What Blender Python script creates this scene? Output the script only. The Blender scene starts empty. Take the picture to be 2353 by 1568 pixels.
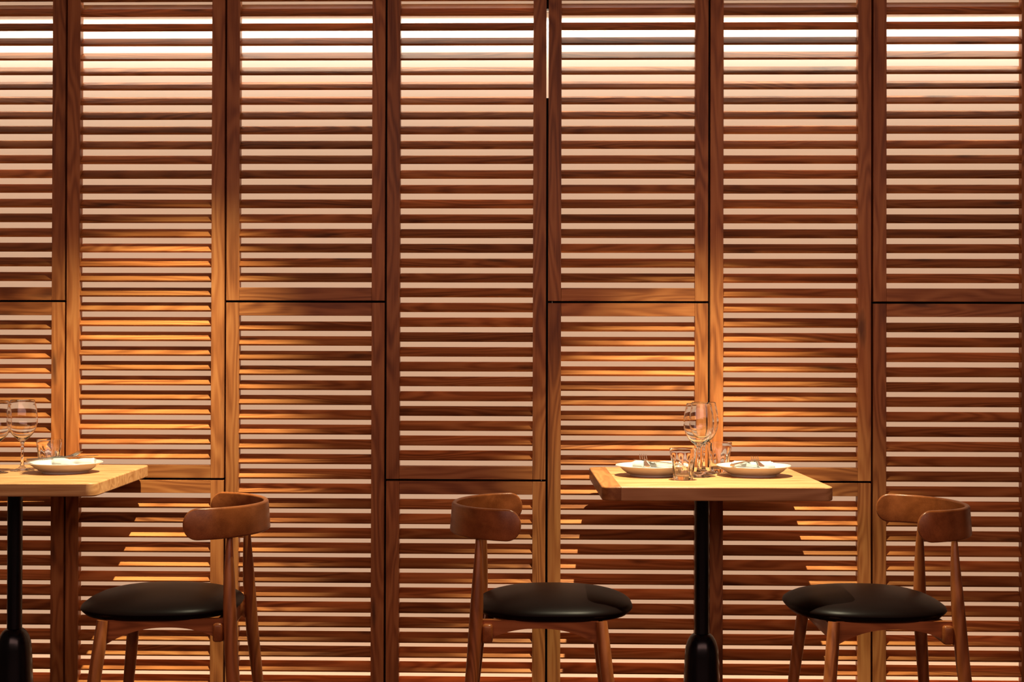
import bpy, bmesh, math, random
from mathutils import Vector, Matrix
from math import sin, cos, pi, radians, sqrt

sc = bpy.context.scene
COL = sc.collection

# ------------------------------------------------------------------ camera
cam_d = bpy.data.cameras.new('camera')
cam = bpy.data.objects.new('camera', cam_d)
COL.objects.link(cam)
cam_d.sensor_width = 36.0
cam_d.lens = 3268.0 / 2353.0 * 36.0
_r = Vector((0.99972648, 0.02324894, 0.00253875))
_u = Vector((-0.00239906, -0.0060343, 0.99997892))
_f = Vector((-0.02326377, 0.9997115, 0.00597687))
cam.matrix_world = Matrix(((_r.x, _u.x, -_f.x, 0.0), (_r.y, _u.y, -_f.y, -4.42),
                           (_r.z, _u.z, -_f.z, 1.112), (0, 0, 0, 1)))
sc.camera = cam

# ------------------------------------------------------------------ world, exposure
w = bpy.data.worlds.new('world'); sc.world = w; w.use_nodes = True
bg = w.node_tree.nodes['Background']
bg.inputs[0].default_value = (1.0, 0.62, 0.42, 1); bg.inputs[1].default_value = 0.035
sc.view_settings.view_transform = 'Standard'
sc.view_settings.look = 'None'
sc.view_settings.exposure = 0.0
sc.view_settings.gamma = 1.0
sc.view_settings.use_curve_mapping = False

# ------------------------------------------------------------------ lights
def area(name, loc, target, sx, sy, power, color, spread=180):
    d = bpy.data.lights.new(name, 'AREA'); d.shape = 'RECTANGLE'
    d.size = sx; d.size_y = sy; d.energy = power; d.color = color; d.spread = radians(spread)
    o = bpy.data.objects.new(name, d); COL.objects.link(o); o.location = loc
    o.rotation_euler = (Vector(target) - Vector(loc)).to_track_quat('-Z', 'Y').to_euler()
    return o
def spot(name, loc, target, power, size, blend, color, radius=0.012):
    d = bpy.data.lights.new(name, 'SPOT'); d.energy = power; d.color = color
    d.spot_size = radians(size); d.spot_blend = blend; d.shadow_soft_size = radius
    o = bpy.data.objects.new(name, d); COL.objects.link(o); o.location = loc
    o.rotation_euler = (Vector(target) - Vector(loc)).to_track_quat('-Z', 'Y').to_euler()
    return o
AMB = (1.0, 0.56, 0.48)
area('room_light', (0.2, -4.4, 2.74), (0.2, -1.2, 0.6), 6.0, 2.6, 112, AMB)
WARM = (1.0, 0.90, 0.60)
SPOTS = [((0.385, -0.640, 2.60), (0.46, -0.40, 0.75), 560), ((-0.536, -0.655, 2.60), (-1.33, -0.34, 0.75), 570)]
for loc, tgt, pw in SPOTS:
    spot('table_spot', loc, tgt, pw, 45, 1.0, WARM)
LEDC = (1.0, 0.92, 0.74)
area('led_top', (-0.25, 0.100, 2.190), (-0.25, 0.360, 1.2), 4.6, 0.012, 17, LEDC, 112)
area('added_wall_fill', (-0.25, 0.75, 1.4), (-0.25, 0.0, 1.4), 5.2, 3.2, 83, (1.0, 0.64, 0.42))  # added fill behind the back wall, evens out the glow between slats
area('led_bottom', (-0.25, 0.085, 0.03), (-0.25, 0.12, 1.0), 4.6, 0.014, 5.5, (1.0, 0.64, 0.36), 150)

# ------------------------------------------------------------------ helpers
def mesh_obj(name, bm, mat, parent=None, smooth=False, angle=None):
    bmesh.ops.recalc_face_normals(bm, faces=bm.faces)
    me = bpy.data.meshes.new(name); bm.to_mesh(me); bm.free()
    me.materials.append(mat)
    if smooth:
        for p in me.polygons: p.use_smooth = True
        if angle: 
            try: me.set_sharp_from_angle(angle=radians(angle))
            except Exception: pass
    o = bpy.data.objects.new(name, me); COL.objects.link(o)
    if parent: o.parent = parent
    return o
def thing(name, label, cat, loc=(0, 0, 0), rz=0.0, group=None):
    o = bpy.data.objects.new(name, None); COL.objects.link(o)
    o.empty_display_size = 0.05
    o.location = loc; o.rotation_euler = (0, 0, rz)
    o['label'] = label; o['category'] = cat
    if group: o['group'] = group
    return o
def tag(o, label, cat, group=None):
    o['label'] = label; o['category'] = cat
    if group: o['group'] = group
    return o
def struct(o):
    o['kind'] = 'structure'; return o
def copy_tree(o, parent=None):
    c = o.copy(); COL.objects.link(c)
    if parent is not None:
        c.parent = parent
    for ch in [x for x in bpy.data.objects if x.parent == o]:
        copy_tree(ch, c)
    return c
def box(bm, x0, x1, y0, y1, z0, z1, bev=0.0):
    r = bmesh.ops.create_cube(bm, size=1.0)
    vs = r['verts']
    bmesh.ops.scale(bm, vec=(x1 - x0, y1 - y0, z1 - z0), verts=vs)
    bmesh.ops.translate(bm, vec=((x0 + x1) / 2, (y0 + y1) / 2, (z0 + z1) / 2), verts=vs)
    if bev:
        es = list({e for v in vs for e in v.link_edges})
        bmesh.ops.bevel(bm, geom=es, offset=bev, segments=2, profile=0.5, affect='EDGES')
def prism(bm, prof, x0, x1):
    """profile of (y, z) points swept along x"""
    a = [bm.verts.new((x0, p[0], p[1])) for p in prof]
    b = [bm.verts.new((x1, p[0], p[1])) for p in prof]
    n = len(prof)
    for i in range(n):
        bm.faces.new((a[i], a[(i + 1) % n], b[(i + 1) % n], b[i]))
    bm.faces.new(a[::-1]); bm.faces.new(b)
def lathe(bm, prof, seg=48, fac=None, close=True):
    """prof = list of (r, z); a point with r = 0 closes on the axis"""
    rings = []
    for k, (r, z) in enumerate(prof):
        if r <= 1e-7:
            rings.append([bm.verts.new((0, 0, z))])
        else:
            ring = []
            for i in range(seg):
                a = 2 * pi * i / seg
                rr = r * (fac(a, k) if fac else 1.0)
                ring.append(bm.verts.new((rr * cos(a), rr * sin(a), z)))
            rings.append(ring)
    for A, B in zip(rings[:-1], rings[1:]):
        for i in range(seg):
            j = (i + 1) % seg
            if len(A) == 1 and len(B) == 1: continue
            if len(A) == 1: bm.faces.new((A[0], B[j], B[i]))
            elif len(B) == 1: bm.faces.new((A[i], A[j], B[0]))
            else: bm.faces.new((A[i], A[j], B[j], B[i]))
def tube(bm, pts, rad, seg=20, squash=1.0):
    """round bar through points with a radius at each point"""
    rings = []
    pts = [Vector(p) for p in pts]
    for i, p in enumerate(pts):
        t = (pts[min(i + 1, len(pts) - 1)] - pts[max(i - 1, 0)]).normalized()
        ref = Vector((1, 0, 0)) if abs(t.x) < 0.8 else Vector((0, 0, 1))
        a = t.cross(ref).normalized(); b = t.cross(a).normalized()
        rings.append([bm.verts.new(p + a * rad[i] * cos(2 * pi * k / seg) + b * rad[i] * squash * sin(2 * pi * k / seg)) for k in range(seg)])
    for A, B in zip(rings[:-1], rings[1:]):
        for k in range(seg):
            j = (k + 1) % seg
            bm.faces.new((A[k], A[j], B[j], B[k]))
    bm.faces.new(rings[0][::-1]); bm.faces.new(rings[-1])

# ------------------------------------------------------------------ materials
def new_mat(name):
    m = bpy.data.materials.new(name); m.use_nodes = True
    nt = m.node_tree
    return m, nt, nt.nodes['Principled BSDF']
def simple(name, col, rough=0.5, metal=0.0, spec=0.5, coat=0.0):
    m, nt, b = new_mat(name)
    b.inputs['Base Color'].default_value = (*col, 1); b.inputs['Roughness'].default_value = rough
    b.inputs['Metallic'].default_value = metal; b.inputs['Specular IOR Level'].default_value = spec
    b.inputs['Coat Weight'].default_value = coat
    return m
def wood(name, axis, dark, mid, light, rough=0.45, ring=0.36, vary=0.28, knots=0.5, scale=1.0, spec=0.35, fibre=1.0):
    m, nt, b = new_mat(name); N = nt.nodes; L = nt.links
    def math_(op, a, c=None, v=None):
        n = N.new('ShaderNodeMath'); n.operation = op; L.new(a, n.inputs[0])
        if c is not None: L.new(c, n.inputs[1])
        elif v is not None: n.inputs[1].default_value = v
        return n.outputs[0]
    tc = N.new('ShaderNodeTexCoord'); geo = N.new('ShaderNodeNewGeometry'); oi = N.new('ShaderNodeObjectInfo')
    rnd = math_('ADD', math_('MULTIPLY', geo.outputs['Random Per Island'], v=37.7), math_('MULTIPLY', oi.outputs['Random'], v=91.3))
    cmb = N.new('ShaderNodeCombineXYZ')
    for i, k in enumerate((1.0, 1.7, 0.6)):
        L.new(math_('MULTIPLY', rnd, v=k), cmb.inputs[i])
    add = N.new('ShaderNodeVectorMath'); add.operation = 'ADD'
    L.new(tc.outputs['Object'], add.inputs[0]); L.new(cmb.outputs[0], add.inputs[1])
    def noise(along, across, detail=3.0, rough_=0.55, dist=0.0):
        mp = N.new('ShaderNodeMapping')
        s = [across * scale] * 3; s[axis] = along * scale
        mp.inputs['Scale'].default_value = s
        L.new(add.outputs[0], mp.inputs[0])
        n = N.new('ShaderNodeTexNoise'); n.inputs['Scale'].default_value = 1.0
        n.inputs['Detail'].default_value = detail; n.inputs['Roughness'].default_value = rough_
        n.inputs['Distortion'].default_value = dist
        L.new(mp.outputs[0], n.inputs['Vector']); return n.outputs['Fac']
    field = noise(1.4, 11.0, 2.0, 0.45, 0.3)
    rings = math_('SINE', math_('MULTIPLY', field, v=75.0))
    rings = math_('ADD', math_('MULTIPLY', rings, v=0.5), v=0.5)
    fib = noise(9.0, 420.0, 3.0)
    broad = noise(1.1, 22.0, 2.0)
    t = math_('ADD', math_('MULTIPLY', rings, v=ring), math_('MULTIPLY', fib, v=0.55 * fibre))
    t = math_('ADD', t, math_('MULTIPLY', broad, v=1.0))
    t = math_('ADD', t, v=-0.46)
    ramp = N.new('ShaderNodeValToRGB'); cr = ramp.color_ramp
    cr.elements[0].position = 0.12; cr.elements[0].color = (*dark, 1)
    cr.elements[1].position = 0.92; cr.elements[1].color = (*light, 1)
    e = cr.elements.new(0.5); e.color = (*mid, 1)
    L.new(t, ramp.inputs[0])
    # board-to-board variation
    wn = N.new('ShaderNodeTexWhiteNoise'); wn.noise_dimensions = '1D'; L.new(rnd, wn.inputs['W'])
    val = math_('ADD', math_('MULTIPLY', wn.outputs['Value'], v=vary * 2), v=1.0 - vary)
    hsv = N.new('ShaderNodeHueSaturation'); L.new(val, hsv.inputs['Value']); L.new(ramp.outputs[0], hsv.inputs['Color'])
    out = hsv.outputs[0]
    if knots:
        mp = N.new('ShaderNodeMapping'); s = [14.0 * scale] * 3; s[axis] = 3.4 * scale
        mp.inputs['Scale'].default_value = s; L.new(add.outputs[0], mp.inputs[0])
        # bend the coordinates a little so knots are irregular
        vo = N.new('ShaderNodeTexVoronoi'); vo.inputs['Scale'].default_value = 1.0; vo.inputs['Randomness'].default_value = 1.0
        vv = N.new('ShaderNodeVectorMath'); vv.operation = 'ADD'
        nz = N.new('ShaderNodeTexNoise'); nz.inputs['Scale'].default_value = 3.0; L.new(mp.outputs[0], nz.inputs['Vector'])
        sc_ = N.new('ShaderNodeVectorMath'); sc_.operation = 'SCALE'; sc_.inputs['Scale'].default_value = 0.35
        L.new(nz.outputs['Color'], sc_.inputs[0]); L.new(mp.outputs[0], vv.inputs[0]); L.new(sc_.outputs[0], vv.inputs[1])
        L.new(vv.outputs[0], vo.inputs['Vector'])
        mr = N.new('ShaderNodeMapRange'); mr.inputs[1].default_value = 0.07; mr.inputs[2].default_value = 0.22
        mr.inputs[3].default_value = 1.0; mr.inputs[4].default_value = 0.0
        L.new(vo.outputs['Distance'], mr.inputs[0])
        sepc = N.new('ShaderNodeSeparateColor'); L.new(vo.outputs['Color'], sepc.inputs[0])
        rare = math_('GREATER_THAN', sepc.outputs[0], v=0.62)
        kf = math_('MULTIPLY', math_('MULTIPLY', mr.outputs[0], rare), v=knots)
        mix = N.new('ShaderNodeMix'); mix.data_type = 'RGBA'; L.new(kf, mix.inputs[0])
        L.new(out, mix.inputs[6]); mix.inputs[7].default_value = (0.06, 0.02, 0.01, 1)
        out = mix.outputs[2]
    L.new(out, b.inputs['Base Color'])
    b.inputs['Roughness'].default_value = rough; b.inputs['Specular IOR Level'].default_value = spec
    bp = N.new('ShaderNodeBump'); bp.inputs['Strength'].default_value = 0.12; bp.inputs['Distance'].default_value = 0.0006
    L.new(fib, bp.inputs['Height']); L.new(bp.outputs[0], b.inputs['Normal'])
    return m
OAK = dict(dark=(0.21, 0.060, 0.015), mid=(0.43, 0.148, 0.040), light=(0.58, 0.24, 0.072))
M_slat = wood('oak_slat', 0, **OAK, spec=0.12, vary=0.36, knots=0.75)
M_stile = wood('oak_stile', 2, **OAK, vary=0.16, knots=0.7)
M_rail = wood('oak_rail', 0, **OAK, vary=0.16, knots=0.7)
TOP = dict(dark=(0.36, 0.145, 0.045), mid=(0.53, 0.252, 0.100), light=(0.65, 0.345, 0.150))
M_top = wood('oak_tabletop', 0, **TOP, vary=0.05, knots=0.4, rough=0.4)
M_topend = wood('oak_tabletop_end', 1, dark=(0.26, 0.085, 0.022), mid=(0.38, 0.14, 0.038), light=(0.48, 0.20, 0.062), vary=0.05, knots=0, rough=0.4)
CH = dict(dark=(0.24, 0.065, 0.015), mid=(0.42, 0.128, 0.034), light=(0.54, 0.19, 0.058))
M_chair = wood('chair_wood_upright', 2, **CH, vary=0.08, knots=0, rough=0.3, spec=0.5, fibre=0.6)
M_chairb = wood('chair_wood_bent', 1, **CH, vary=0.04, knots=0, rough=0.28, spec=0.5, fibre=0.9, ring=0.05)
M_chairr = wood('chair_wood_rail', 0, **CH, vary=0.08, knots=0, rough=0.35, spec=0.5, fibre=0.6)
M_leather = simple('black_leather', (0.006, 0.003, 0.0026), 0.36, spec=0.5)
M_leather.node_tree.nodes['Principled BSDF'].inputs['IOR'].default_value = 1.14
M_iron = simple('black_enamelled_iron', (0.004, 0.004, 0.006), 0.22, spec=0.5)
M_dark = simple('black_painted_steel', (0.006, 0.005, 0.006), 0.6, spec=0.2)
M_plaster = simple('off_white_plaster', (0.80, 0.76, 0.72), 0.9, spec=0.1)
M_china = simple('glazed_white_china', (0.58, 0.56, 0.53), 0.15, spec=0.5)
M_cloth = simple('white_linen', (0.46, 0.44, 0.41), 0.9, spec=0.1)
M_steel = simple('polished_cutlery_steel', (0.72, 0.70, 0.66), 0.16, metal=1.0)
M_alu = simple('aluminium_profile', (0.55, 0.55, 0.55), 0.4, metal=1.0)
M_floor = wood('floor_boards', 1, dark=(0.05, 0.022, 0.01), mid=(0.09, 0.04, 0.02), light=(0.13, 0.06, 0.03), vary=0.1, knots=0)
M_ceil = simple('dark_ceiling_paint', (0.05, 0.04, 0.035), 0.9, spec=0.1)
def glass(name):
    m, nt, b = new_mat(name)
    b.inputs['Base Color'].default_value = (1, 1, 1, 1); b.inputs['Roughness'].default_value = 0.0
    b.inputs['Transmission Weight'].default_value = 1.0; b.inputs['IOR'].default_value = 1.5
    return m
M_glass = glass('clear_glass')

# ------------------------------------------------------------------ the setting
bm = bmesh.new(); box(bm, -3.4, 3.4, -6.0, 0.16, -0.06, 0.0); struct(mesh_obj('floor', bm, M_floor))
bm = bmesh.new(); box(bm, -3.4, 3.4, -6.0, 0.16, 2.80, 2.86); struct(mesh_obj('ceiling', bm, M_ceil))
M_backsheet, nt, _b = new_mat('translucent_back_sheet')  # translucency made up to pass the added fill lamp
_d = nt.nodes.new('ShaderNodeBsdfDiffuse'); _d.inputs[0].default_value = (0.82, 0.79, 0.75, 1)
_t = nt.nodes.new('ShaderNodeBsdfTranslucent'); _t.inputs[0].default_value = (0.82, 0.79, 0.75, 1)
_m = nt.nodes.new('ShaderNodeMixShader'); _m.inputs[0].default_value = 0.45
nt.links.new(_d.outputs[0], _m.inputs[1]); nt.links.new(_t.outputs[0], _m.inputs[2])
nt.links.new(_m.outputs[0], nt.nodes['Material Output'].inputs[0])
bm = bmesh.new()                                        # back wall as a thin sheet, lit through by the added fill
bm.faces.new([bm.verts.new(p) for p in ((-3.4, 0.135, 0), (3.4, 0.135, 0), (3.4, 0.135, 2.8), (-3.4, 0.135, 2.8))])
struct(mesh_obj('wall_back', bm, M_backsheet))

SEAM0, PW = -1.5023, 0.5026
seams = [SEAM0 + PW * (k - 2) for k in range(10)]       # -2.5075 ... 2.0159
G = 0.0033                                              # half of the dark joint between panels
Z_SHORT, Z_LONG = 1.2600, 0.7045                        # heights of the horizontal joints
TOPZ, BOTZ = 2.70, 0.004
SW = 0.0405; P = 0.04625
ALPHA = radians(40)
def slat_profile(zl):
    """zl = height of the lower front corner; plank leans back into the wall going up"""
    t = 0.0076; wd = 0.0392; c = 0.0007
    ca, sa = cos(ALPHA), sin(ALPHA)
    f = (0.0018 + t * sa, zl)                           # lower front corner
    up = (-t * sa, t * ca); al = (wd * ca, wd * sa)
    P0 = Vector(f); P1 = P0 + Vector(up); P2 = P1 + Vector(al); P3 = P0 + Vector(al)
    pts = [P0, P1, P2, P3]; out = []
    for i in range(4):
        a, b, d = pts[i], pts[(i - 1) % 4], pts[(i + 1) % 4]
        out.append(a + (b - a).normalized() * c); out.append(a + (d - a).normalized() * c)
    return [(p.x, p.y) for p in out]
COLNAMES = ['beyond the left edge', 'in the leftmost column, above the wine glasses', 'in the second column from the left', 'in the third column from the left',
            'in the fourth column, left of bright slit', 'in the fifth column, right of bright slit', 'in the sixth column, behind right table', 'in the rightmost column', 'beyond the right edge']
LOWNAMES = ['beyond the left edge', 'in the leftmost column, behind left table', 'in the second column, behind black seat', 'in the third column, joint at mid height',
            'in the fourth column, behind middle chair', 'in the fifth column, behind right table end', 'in the sixth column, right of the table pole', 'in the rightmost column, behind right chair', 'beyond the right edge']
def panel(x0, x1, z0, z1, anchor, updown, label, grp):
    t = thing('louvred_panel', label, 'louvred panel', ((x0 + x1) / 2, 0, z0), 0, grp)
    ox, oz = (x0 + x1) / 2, z0
    D = 0.030
    for a, b in ((x0, x0 + SW), (x1 - SW, x1)):
        bm = bmesh.new(); box(bm, a - ox, b - ox, 0, D, 0, z1 - oz, 0.0008); mesh_obj('stile', bm, M_stile, t)
    for a, b in ((z0, z0 + SW), (z1 - SW, z1)):
        bm = bmesh.new(); box(bm, x0 + SW + 0.0003 - ox, x1 - SW - 0.0003 - ox, 0.0004, D, a - oz, b - oz, 0.0008); mesh_obj('rail', bm, M_rail, t)
    bm = bmesh.new()
    z = anchor
    while True:
        if z < z0 + SW + 0.002 or z > z1 - SW - 0.034: break
        prism(bm, [(y, zz - oz) for y, zz in slat_profile(z)], x0 + SW + 0.0002 - ox, x1 - SW - 0.0002 - ox)
        z += P * updown
    mesh_obj('louvre_slats', bm, M_slat, t)
    return t
for k in range(9):
    x0, x1 = seams[k] + G, seams[k + 1] - G
    zj = Z_LONG if k % 2 == 0 else Z_SHORT
    dz = {1: 0.0020, 7: 0.0}.get(k, 0.0)
    kind = 'tall' if k % 2 == 0 else 'short'
    panel(x0, x1, zj + G, TOPZ, zj + 0.0604 + dz, 1, 'oak louvred panel, upper %s one %s' % (kind, COLNAMES[k]), 'upper louvred oak panels')
    panel(x0, x1, BOTZ, zj - G, zj - 0.0920 + dz, -1, 'oak louvred panel, lower %s one %s' % ('short' if k % 2 == 0 else 'tall', LOWNAMES[k]), 'lower louvred oak panels')
n = 1
for k in range(10):                                     # black posts behind the vertical joints
    top = 2.72 if k != 5 else 1.90
    bm = bmesh.new(); box(bm, seams[k] - 0.016, seams[k] + 0.016, 0.0302, 0.055, 0.0, top)
    if k == 5: box(bm, seams[k] - 0.016, seams[k] + 0.016, 0.0302, 0.055, 2.18, 2.72)
    struct(mesh_obj('trim_%d' % n, bm, M_dark)); n += 1
for k in range(9):
    zj = Z_LONG if k % 2 == 0 else Z_SHORT
    bm = bmesh.new(); box(bm, seams[k] + 0.0165, seams[k + 1] - 0.0165, 0.0302, 0.040, zj - 0.012, zj + 0.012)
    struct(mesh_obj('trim_%d' % n, bm, M_dark)); n += 1
bm = bmesh.new(); box(bm, -2.6, 2.1, 0.070, 0.1345, 2.1915, 2.206)
tag(mesh_obj('led_profile', bm, M_alu), 'linear light profile hidden behind the uppermost bright louvres', 'light fitting')
bm = bmesh.new(); box(bm, -2.6, 2.1, 0.070, 0.1345, 0.0005, 0.026)
tag(mesh_obj('led_profile', bm, M_alu), 'linear light profile hidden behind the lowest louvres near the floor', 'light fitting')

for nm, xa, xb in (('wall_left', -3.4, seams[0] - 0.004), ('wall_right', seams[9] + 0.004, 3.4)):   # solid returns either side of the panels
    bm = bmesh.new(); box(bm, xa, xb, 0.0, 0.13, 0.0, 2.80); struct(mesh_obj(nm, bm, M_ceil))
# ceiling spotlights that light the tables (above the frame)
for i, (loc, tgt, pw) in enumerate(SPOTS):
    L_ = Vector(loc); d = (Vector(tgt) - L_).normalized()
    t = thing('track_spotlight', ['black cylinder spotlight above the right table', 'black cylinder spotlight right of the left table'][i], 'spotlight', (L_.x, L_.y, 2.8), 0, 'ceiling spotlights')
    bm = bmesh.new(); lathe(bm, [(0, 0), (0.0075, 0), (0.0075, -0.125), (0, -0.125)], 16); mesh_obj('stem', bm, M_dark, t, True, 40)
    bm = bmesh.new(); lathe(bm, [(0, 0.07), (0.026, 0.07), (0.030, 0.062), (0.030, -0.004), (0.0275, -0.004), (0.0275, 0.015), (0, 0.015)], 32)
    q = Vector((0, 0, -1)).rotation_difference(d).to_matrix().to_4x4()
    bmesh.ops.transform(bm, matrix=Matrix.Translation(L_ - Vector((L_.x, L_.y, 2.8))) @ q, verts=bm.verts)
    mesh_obj('lamp_can', bm, M_dark, t, True, 40)

# ------------------------------------------------------------------ tables
def rounded_slab(bm, x0, x1, y0, y1, z0, z1, corners, r=0.026, e=0.004, seg=10):
    pts = []
    for (cx, cy, a0, on) in ((x1, y1, 0, corners[0]), (x0, y1, 90, corners[1]), (x0, y0, 180, corners[2]), (x1, y0, 270, corners[3])):
        rr = r if on else 0.0004
        ox = cx - rr if cx == x1 else cx + rr; oy = cy - rr if cy == y1 else cy + rr
        for i in range(seg + 1):
            a = radians(a0 + 90 * i / seg); pts.append((ox, oy, cos(a), sin(a), rr))
    layers = []
    for (off, z) in ((e, z0), (e * 0.3, z0 + e * 0.3), (0, z0 + e), (0, z1 - e), (e * 0.3, z1 - e * 0.3), (e, z1)):
        layers.append([bm.verts.new((ox + (rr - (off if rr > 0.001 else 0)) * ca, oy + (rr - (off if rr > 0.001 else 0)) * sa, z)) for ox, oy, ca, sa, rr in pts])
    n_ = len(pts)
    # straight sides between a sharp corner need the same inset as the round ones
    for A, B in zip(layers[:-1], layers[1:]):
        for i in range(n_):
            j = (i + 1) % n_
            bm.faces.new((A[i], A[j], B[j], B[i]))
    bm.faces.new(layers[0][::-1]); bm.faces.new(layers[-1])
def wnorm(o):
    m = o.modifiers.new('weighted_normals', 'WEIGHTED_NORMAL'); m.weight = 100; m.keep_sharp = True
    return o
def make_table(loc, rz, W, Dp, ends, label):
    t = thing('dining_table', label, 'table', loc, rz, 'square dining tables')
    th = 0.0365; e0 = 0.050
    bm = bmesh.new()
    xa = -W / 2 + e0 + 0.0002 if ends == 'left' else -W / 2
    rounded_slab(bm, xa, W / 2, -Dp / 2, Dp / 2, 0.75 - th, 0.75, (1, ends != 'left', ends != 'left', 1))
    wnorm(mesh_obj('tabletop', bm, M_top, t, True, 60))
    if ends == 'left':
        bm = bmesh.new(); rounded_slab(bm, -W / 2, -W / 2 + e0, -Dp / 2, Dp / 2, 0.75 - th, 0.75, (0, 1, 1, 0))
        wnorm(mesh_obj('end_board', bm, M_topend, t, True, 60))
    bm = bmesh.new()
    lathe(bm, [(0, 0.7130), (0.0212, 0.7130), (0.0212, 0.302), (0, 0.302)], 40)
    mesh_obj('column', bm, M_iron, t, True, 40)
    bm = bmesh.new(); lathe(bm, [(0, 0.7131), (0.09, 0.7131), (0.09, 0.7081), (0, 0.7081)], 32)
    mesh_obj('mounting_plate', bm, M_iron, t, True, 40)
    bm = bmesh.new()
    prof = [(0, 0.3015), (0.0225, 0.3015), (0.026, 0.2995), (0.033, 0.293), (0.040, 0.281), (0.0455, 0.264), (0.0485, 0.24), (0.050, 0.20), (0.052, 0.15), (0.056, 0.11),
            (0.066, 0.07), (0.09, 0.046), (0.14, 0.034), (0.19, 0.026), (0.215, 0.016), (0.22, 0.0), (0, 0.0)]
    lathe(bm, prof, 56)
    mesh_obj('pedestal_base', bm, M_iron, t, True, 50)
    return t
TR = (0.4500, -0.3350, 0); TRr = radians(1.4)
make_table(TR, TRr, 0.613, 0.640, "left", 'light oak square table on black iron column, right of the middle chair')
make_table((-1.5330, -0.3340, 0), radians(2.3), 0.630, 0.616, 'none', 'light oak table with black column, cut off by the left picture edge')

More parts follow.
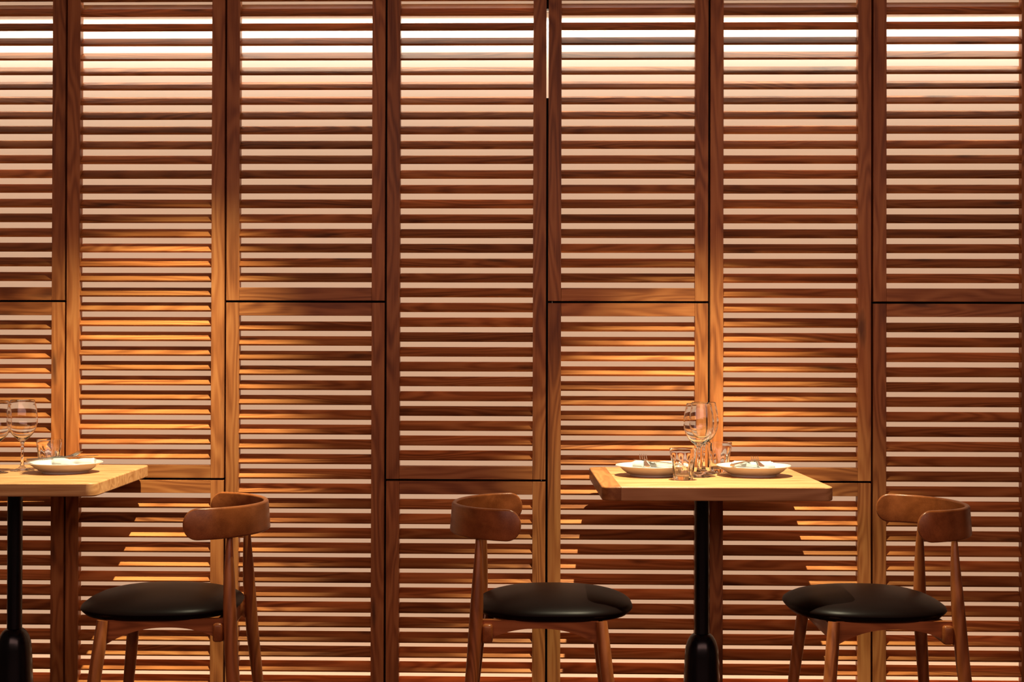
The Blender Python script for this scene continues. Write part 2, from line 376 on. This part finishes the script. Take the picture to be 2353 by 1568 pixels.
# ------------------------------------------------------------------ chairs (local: faces +x)
def make_chair():
    t = thing('dining_chair', 'x', 'chair', (0, 0, 0), 0, 'dining chairs with curved backrests')
    # seat cushion: lens shaped disc
    bm = bmesh.new()
    rim = 0.416
    prof = [(0, 0.396), (0.13, 0.397), (0.180, 0.399), (0.200, 0.404), (0.209, 0.4125), (0.2125, 0.4175), (0.210, 0.4235), (0.200, 0.431), (0.182, 0.4395), (0.155, 0.4475), (0.12, 0.4545), (0.08, 0.4595), (0.04, 0.4625), (0, 0.4635)]
    lathe(bm, prof, 72, lambda a, k: 1.0 / (abs(cos(a)) ** 2.7 + abs(sin(a)) ** 2.7) ** (1 / 2.7))
    mesh_obj('seat_cushion', bm, M_leather, t, True)
    # backrest: bent band with round ends
    bm = bmesh.new()
    A, B = 0.187, 0.222; apex = -0.2765
    ths = []
    n1 = 90
    for i in range(n1 + 1): ths.append(radians(-90 + 180 * i / n1))
    pts = [Vector((apex + A * (1 - cos(th)), B * sin(th))) for th in ths]
    # straight-ish tips
    s = [0.0]
    for a, b in zip(pts[:-1], pts[1:]): s.append(s[-1] + (b - a).length)
    Lt = s[-1]; R_ = 0.040
    # denser sampling at the ends
    samp = []
    for i in range(13): samp.append(R_ * (1 - cos(radians(90 * i / 12))))
    m_ = 60
    mid = [R_ + (Lt - 2 * R_) * i / m_ for i in range(1, m_)]
    samp = samp + mid + [Lt - q for q in samp[::-1]]
    def at(sv):
        for i in range(len(s) - 1):
            if s[i + 1] >= sv - 1e-9:
                f = (sv - s[i]) / (s[i + 1] - s[i]); p = pts[i].lerp(pts[i + 1], max(0, min(1, f)))
                q = (pts[min(i + 2, len(pts) - 1)] - pts[max(i - 1, 0)]).normalized()
                return p, q
        return pts[-1], (pts[-1] - pts[-2]).normalized()
    rings = []
    zc0 = 0.6565
    for sv in samp:
        p, tg = at(sv); nrm = Vector((tg.y, -tg.x))          # outward
        e = min(sv, Lt - sv)
        hh = 0.0415
        h = hh if e >= R_ else hh * sqrt(max(1e-5, 1 - ((R_ - e) / R_) ** 2.2))
        mid_f = 1 - abs(sv / Lt * 2 - 1)                      # 0 at tips, 1 at apex
        h *= 1 - 0.05 * mid_f
        th_ = 0.0070 * (0.75 + 0.25 * min(1, e / 0.06))
        th_ = min(th_, 0.001 + h * 0.3)
        lean = 0.006                                          # top leans outwards a touch
        sec = []
        rc = min(th_ * 0.8, h * 0.8)
        for (cx, cz, a0) in ((th_ - rc, h - rc, 0), (-(th_ - rc), h - rc, 90), (-(th_ - rc), -(h - rc), 180), (th_ - rc, -(h - rc), 270)):
            for q in range(5):
                a = radians(a0 + 22.5 * q)
                off = cx + rc * cos(a); zz_ = cz + rc * sin(a)
                off += lean * 0.5 * zz_ / 0.04
                sec.append(bm.verts.new((p.x + nrm.x * off, p.y + nrm.y * off, zc0 + zz_)))
        rings.append(sec)
    for A_, B_ in zip(rings[:-1], rings[1:]):
        for k in range(20):
            j = (k + 1) % 20; bm.faces.new((A_[k], A_[j], B_[j], B_[k]))
    bm.faces.new(rings[0][::-1]); bm.faces.new(rings[-1])
    mesh_obj('backrest', bm, M_chairb, t, True, 60)
    # legs
    for sg in (-1, 1):
        bm = bmesh.new()
        zz = [0.0, 0.10, 0.20, 0.30, 0.38, 0.44, 0.50, 0.56, 0.60, 0.624]
        xs = [-0.243, -0.232, -0.222, -0.213, -0.208, -0.205, -0.203, -0.2015, -0.2015, -0.202]
        ys = [0.236, 0.224, 0.212, 0.200, 0.191, 0.184, 0.177, 0.170, 0.1655, 0.163]
        rr = [0.0125, 0.0145, 0.0165, 0.0178, 0.0180, 0.0172, 0.0150, 0.0115, 0.0088, 0.0072]
        tube(bm, [(x, sg * y, z) for x, y, z in zip(xs, ys, zz)], rr, 24)
        mesh_obj('leg', bm, M_chair, t, True, 50)
        bm = bmesh.new()
        zz = [0.0, 0.12, 0.24, 0.34, 0.405]
        xs = [0.163, 0.150, 0.137, 0.126, 0.120]; ys = [0.250, 0.237, 0.224, 0.206, 0.196]
        rr = [0.0125, 0.0150, 0.0168, 0.0170, 0.0150]
        tube(bm, [(x, sg * y, z) for x, y, z in zip(xs, ys, zz)], rr, 24)
        mesh_obj('leg', bm, M_chair, t, True, 50)
        # arched side rail between front and rear leg
        bm = bmesh.new()
        n_ = 24; top, bot, th2 = [], [], 0.0095
        for i in range(n_ + 1):
            f = i / n_; x = -0.196 + (0.112 + 0.196) * f
            y = 0.176 + 0.006 * f
            arch = 1 - abs(2 * f - 1) ** 2.3
            zb = 0.342 + 0.042 * arch
            top.append((x, y, 0.405)); bot.append((x, y, zb))
        vs = []
        for q, d_ in ((bot, -th2), (top, -th2), (top, th2), (bot, th2)):
            vs.append([bm.verts.new((x, sg * (y + d_), z)) for x, y, z in q])
        for r4 in range(4):
            A_, B_ = vs[r4], vs[(r4 + 1) % 4]
            for i in range(n_): bm.faces.new((A_[i], A_[i + 1], B_[i + 1], B_[i]))
        bm.faces.new([v[0] for v in vs][::-1]); bm.faces.new([v[-1] for v in vs])
        mesh_obj('side_rail', bm, M_chairr, t)
    # cross rails (rear one carries a rounded shoulder that shows behind the near leg)
    bm = bmesh.new(); box(bm, -0.190, -0.163, -0.203, 0.203, 0.347, 0.396, 0.007); mesh_obj('cross_rail', bm, M_chairb, t, True, 50)
    bm = bmesh.new(); box(bm, 0.104, 0.126, -0.178, 0.178, 0.352, 0.396, 0.004); mesh_obj('cross_rail', bm, M_chairb, t, True, 50)
    return t
ch = make_chair()
spots_ch = [((-1.041, -0.5432), 180 + 4.0, 'wooden chair with black seat tucked at the left table, facing left'),
            ((0.0267, -0.5184), 0.5, 'wooden chair with black seat facing right, left of the right table'),
            ((0.8715, -0.4987), 180 + 0.5, 'wooden chair with black seat facing left, at far right')]
for i, ((x, y), a, lab) in enumerate(spots_ch):
    o = ch if i == 0 else copy_tree(ch)
    o.location = (x, y, 0); o.rotation_euler = (0, 0, radians(a)); o['label'] = lab

# ------------------------------------------------------------------ tableware
ZT = 0.7502
def make_plate(R=0.1065):
    bm = bmesh.new(); k = R / 0.1065
    prof = [(0, 0.0045), (0.030, 0.0045), (0.060, 0.0047), (0.0605, 0.0), (0.0645, 0.0), (0.0650, 0.0045), (0.074, 0.0075), (0.086, 0.0155), (0.093, 0.0212), (0.100, 0.0256), (0.1058, 0.0282), (0.1068, 0.0296),
            (0.1058, 0.0308), (0.100, 0.0292), (0.094, 0.0262), (0.086, 0.0215), (0.076, 0.0142), (0.066, 0.0100), (0.050, 0.0085), (0, 0.0082)]
    lathe(bm, [(r * k, z) for r, z in prof], 80)
    return bm
plates = [(0.6014, -0.3050, 'white china plate on the right table, right-hand setting'),
          (0.3105, -0.3117, 'white china plate on the right table, left-hand setting'),
          (-1.3982, -0.3015, 'white china plate on the left table')]
p0 = None
for i, (x, y, lab) in enumerate(plates):
    if p0 is None:
        p0 = mesh_obj('dinner_plate', make_plate(), M_china, None, True, 60); o = p0
    else:
        o = p0.copy(); COL.objects.link(o)
    o.location = (x, y, ZT); tag(o, lab, 'plate', 'dinner plates')

def make_tumbler():
    H = 0.0885; seg = 72; nf = 9
    def f(a, k):
        return fk[k](a)
    prof = []; fk = []
    def facet(amp):
        def g(a):
            q = (a * nf / (2 * pi)) % 1.0
            return 1.0 - amp * (abs(sin(pi * q)) ** 1.2)
        return g
    outer = [(0.0225, 0.0, 0.02), (0.0265, 0.002, 0.05), (0.0285, 0.008, 0.07), (0.0300, 0.022, 0.08), (0.0315, 0.036, 0.075), (0.0330, 0.050, 0.06), (0.0343, 0.060, 0.03), (0.0354, 0.067, 0.0), (0.0366, 0.077, 0), (0.0374, 0.0872, 0), (0.0371, 0.0885, 0)]
    inner = [(0.0358, 0.0883, 0), (0.0352, 0.077, 0), (0.0336, 0.064, 0), (0.0308, 0.045, 0.012), (0.0284, 0.026, 0.015), (0.0262, 0.015, 0.01), (0.0205, 0.0115, 0), (0, 0.0108, 0)]
    prof.append((0, 0.0012)); fk.append(facet(0)); prof.append((0.018, 0.001)); fk.append(facet(0.02))
    for r, z, a in outer + inner: prof.append((r, z)); fk.append(facet(a))
    bm = bmesh.new(); lathe(bm, prof, seg, f); return bm
tums = [(0.3845, -0.4501, 'faceted water tumbler at the front of the right table'),
        (0.5160, -0.1950, 'faceted water tumbler behind the wine glasses on the right table'),
        (-1.4850, -0.1900, 'faceted water tumbler behind the plate on the left table')]
t0 = None
for x, y, lab in tums:
    if t0 is None: t0 = mesh_obj('water_tumbler', make_tumbler(), M_glass, None, True, 40); o = t0
    else: o = t0.copy(); COL.objects.link(o)
    o.location = (x, y, ZT); o.rotation_euler = (0, 0, x * 7); tag(o, lab, 'glass', 'water tumblers')

def make_wine():
    bm = bmesh.new()
    outer = [(0, 0.0012), (0.020, 0.0006), (0.0335, 0.0), (0.0345, 0.0008), (0.0335, 0.0020), (0.022, 0.0048), (0.012, 0.0085), (0.0068, 0.014), (0.0048, 0.024), (0.0040, 0.045), (0.0040, 0.065), (0.0048, 0.078), (0.0070, 0.086),
             (0.0135, 0.0925), (0.022, 0.0995), (0.0310, 0.110), (0.0385, 0.1245), (0.0425, 0.139), (0.0435, 0.152), (0.0428, 0.166), (0.0405, 0.182), (0.0372, 0.197), (0.0345, 0.2085), (0.0340, 0.2093)]
    inner = [(0.0333, 0.2085), (0.0360, 0.197), (0.0394, 0.182), (0.0417, 0.166), (0.0424, 0.152), (0.0414, 0.139), (0.0374, 0.125), (0.0300, 0.1115), (0.0205, 0.1015), (0.010, 0.0955), (0, 0.0938)]
    lathe(bm, outer + inner, 56); return bm
wines = [(0.4390, -0.3488, 'front of two wine glasses on the right table'), (0.4632, -0.2532, 'rear of two wine glasses on the right table'),
         (-1.5419, -0.2548, 'whole wine glass on the left table'), (-1.5884, -0.3359, 'wine glass cut off by the left picture edge')]
w0 = None
for x, y, lab in wines:
    if w0 is None: w0 = mesh_obj('wine_glass', make_wine(), M_glass, None, True, 50); o = w0
    else: o = w0.copy(); COL.objects.link(o)
    o.location = (x, y, ZT); tag(o, lab, 'wine glass', 'stemmed wine glasses')

# rolled napkin, fork and knife lying across each plate
def make_napkin():
    bm = bmesh.new(); n_, m_ = 34, 22
    rows = []
    for i in range(n_ + 1):
        f = i / n_; x = -0.060 + 0.120 * f
        pin = 1 - 0.45 * math.exp(-((f - 0.50) / 0.12) ** 2)
        ry = (0.026 + 0.003 * sin(7 * f)) * pin; rz_ = 0.0148 * pin * (1 + 0.12 * sin(5 * f + 1))
        if f < 0.04 or f > 0.96: ry *= 0.9; rz_ *= 0.8
        row = []
        for k in range(m_):
            a = 2 * pi * k / m_
            wob = 1 + 0.09 * sin(3 * a + 4 * f) + 0.05 * sin(7 * a - 6 * f)
            row.append(bm.verts.new((x + 0.003 * sin(a * 2), ry * cos(a) * wob, 0.0165 + rz_ * sin(a) * wob * (0.55 if sin(a) < 0 else 1))))
        rows.append(row)
    for A_, B_ in zip(rows[:-1], rows[1:]):
        for k in range(m_):
            j = (k + 1) % m_; bm.faces.new((A_[k], A_[j], B_[j], B_[k]))
    # folded-in ends with a spiral lip
    for row, s_ in ((rows[0], 1), (rows[-1], -1)):
        c = bm.verts.new((row[0].co.x + s_ * 0.006, 0, 0.0125))
        for k in range(m_):
            j = (k + 1) % m_; bm.faces.new((row[k], row[j], c))
    # loose flap of the fold
    a = [bm.verts.new((-0.050 + 0.1 * i / 8, 0.020 + 0.010 * sin(i * 0.8), 0.0165 + 0.002 * sin(i))) for i in range(9)]
    b = [bm.verts.new((-0.055 + 0.1 * i / 8, 0.052 + 0.004 * cos(i), 0.0155)) for i in range(9)]
    c = [bm.verts.new((v.co.x, v.co.y, v.co.z - 0.0025)) for v in a]; d = [bm.verts.new((v.co.x, v.co.y, v.co.z - 0.0025)) for v in b]
    for i in range(8):
        for q in ((a, b), (b, d), (d, c), (c, a)): bm.faces.new((q[0][i], q[0][i + 1], q[1][i + 1], q[1][i]))
    bm.faces.new((a[0], b[0], d[0], c[0])); bm.faces.new((a[8], c[8], d[8], b[8]))
    return bm
def band(bm, line, th=0.0018):
    """flat bar: line = [(x, z, halfwidth)], width along y"""
    rings = [[bm.verts.new((x, s1 * hw, z + s2 * th / 2)) for s1, s2 in ((-1, -1), (1, -1), (1, 1), (-1, 1))] for x, z, hw in line]
    for A_, B_ in zip(rings[:-1], rings[1:]):
        for k in range(4):
            j = (k + 1) % 4; bm.faces.new((A_[k], A_[j], B_[j], B_[k]))
    bm.faces.new(rings[0][::-1]); bm.faces.new(rings[-1])
def make_fork():
    bm = bmesh.new()
    band(bm, [(-0.095, 0.002, 0.006), (-0.088, 0.002, 0.0085), (-0.06, 0.003, 0.0065), (-0.02, 0.005, 0.0035), (0.018, 0.006, 0.003), (0.030, 0.004, 0.006), (0.040, 0.0015, 0.0105), (0.052, 0.000, 0.0118)])
    for i in range(4):
        y = -0.0097 + 0.00647 * i
        tube(bm, [(0.050, y, 0.0), (0.066, y, 0.001), (0.082, y * 0.97, 0.005), (0.098, y * 0.93, 0.011)], [0.0015, 0.0015, 0.0013, 0.0008], 8)
    return bm
def make_knife():
    bm = bmesh.new()
    band(bm, [(-0.100, 0, 0.006), (-0.095, 0, 0.0085), (-0.05, 0, 0.0075), (0.0, 0, 0.0055), (0.008, 0, 0.006)], 0.005)
    band(bm, [(0.008, 0, 0.006), (0.02, 0, 0.0095), (0.07, 0, 0.0095), (0.092, 0, 0.006), (0.102, 0, 0.0015)], 0.0012)
    return bm
N0 = F0 = K0 = None
where = ['on the right-hand plate of the right table', 'on the left-hand plate of the right table', 'on the plate of the left table']
# (napkin yaw), fork (dx, dy, dz, yaw, pitch), knife (...)
SET = [dict(n=(0.000, 0.022, 4), f=(0.012, -0.006, 0.0355, 88, 1.5), k=(-0.026, 0.000, 0.0380, 62, 1)),
       dict(n=(0.004, 0.022, -2), f=(-0.022, -0.006, 0.0375, 90, 3.5), k=(0.012, -0.004, 0.0380, 128, 1)),
       dict(n=(0.020, 0.016, 16), f=(-0.034, 0.000, 0.0400, 58, 3), k=(-0.012, 0.010, 0.0430, 24, 2))]
for i, (x, y, _) in enumerate(plates):
    s_ = SET[i]
    if N0 is None:
        N0 = mesh_obj('napkin', make_napkin(), M_cloth, None, True, 70); F0 = mesh_obj('fork', make_fork(), M_steel, None, True, 30); K0 = mesh_obj('knife', make_knife(), M_steel, None, True, 30)
        nn, ff, kk = N0, F0, K0
    else:
        nn, ff, kk = N0.copy(), F0.copy(), K0.copy()
        for o in (nn, ff, kk): COL.objects.link(o)
    nn.location = (x + s_['n'][0], y + s_['n'][1], ZT + 0.0090); nn.rotation_euler = (0, 0, radians(s_['n'][2]))
    tag(nn, 'folded white linen napkin ' + where[i], 'napkin', 'folded napkins')
    for o, key in ((ff, 'f'), (kk, 'k')):
        a = s_[key]
        o.location = (x + a[0], y + a[1], ZT + a[2]); o.rotation_euler = (0, radians(-a[4]), radians(a[3]))
    tag(ff, 'steel table fork resting on the napkin ' + where[i], 'fork', 'forks')
    tag(kk, 'steel table knife resting on the napkin ' + where[i], 'knife', 'knives')
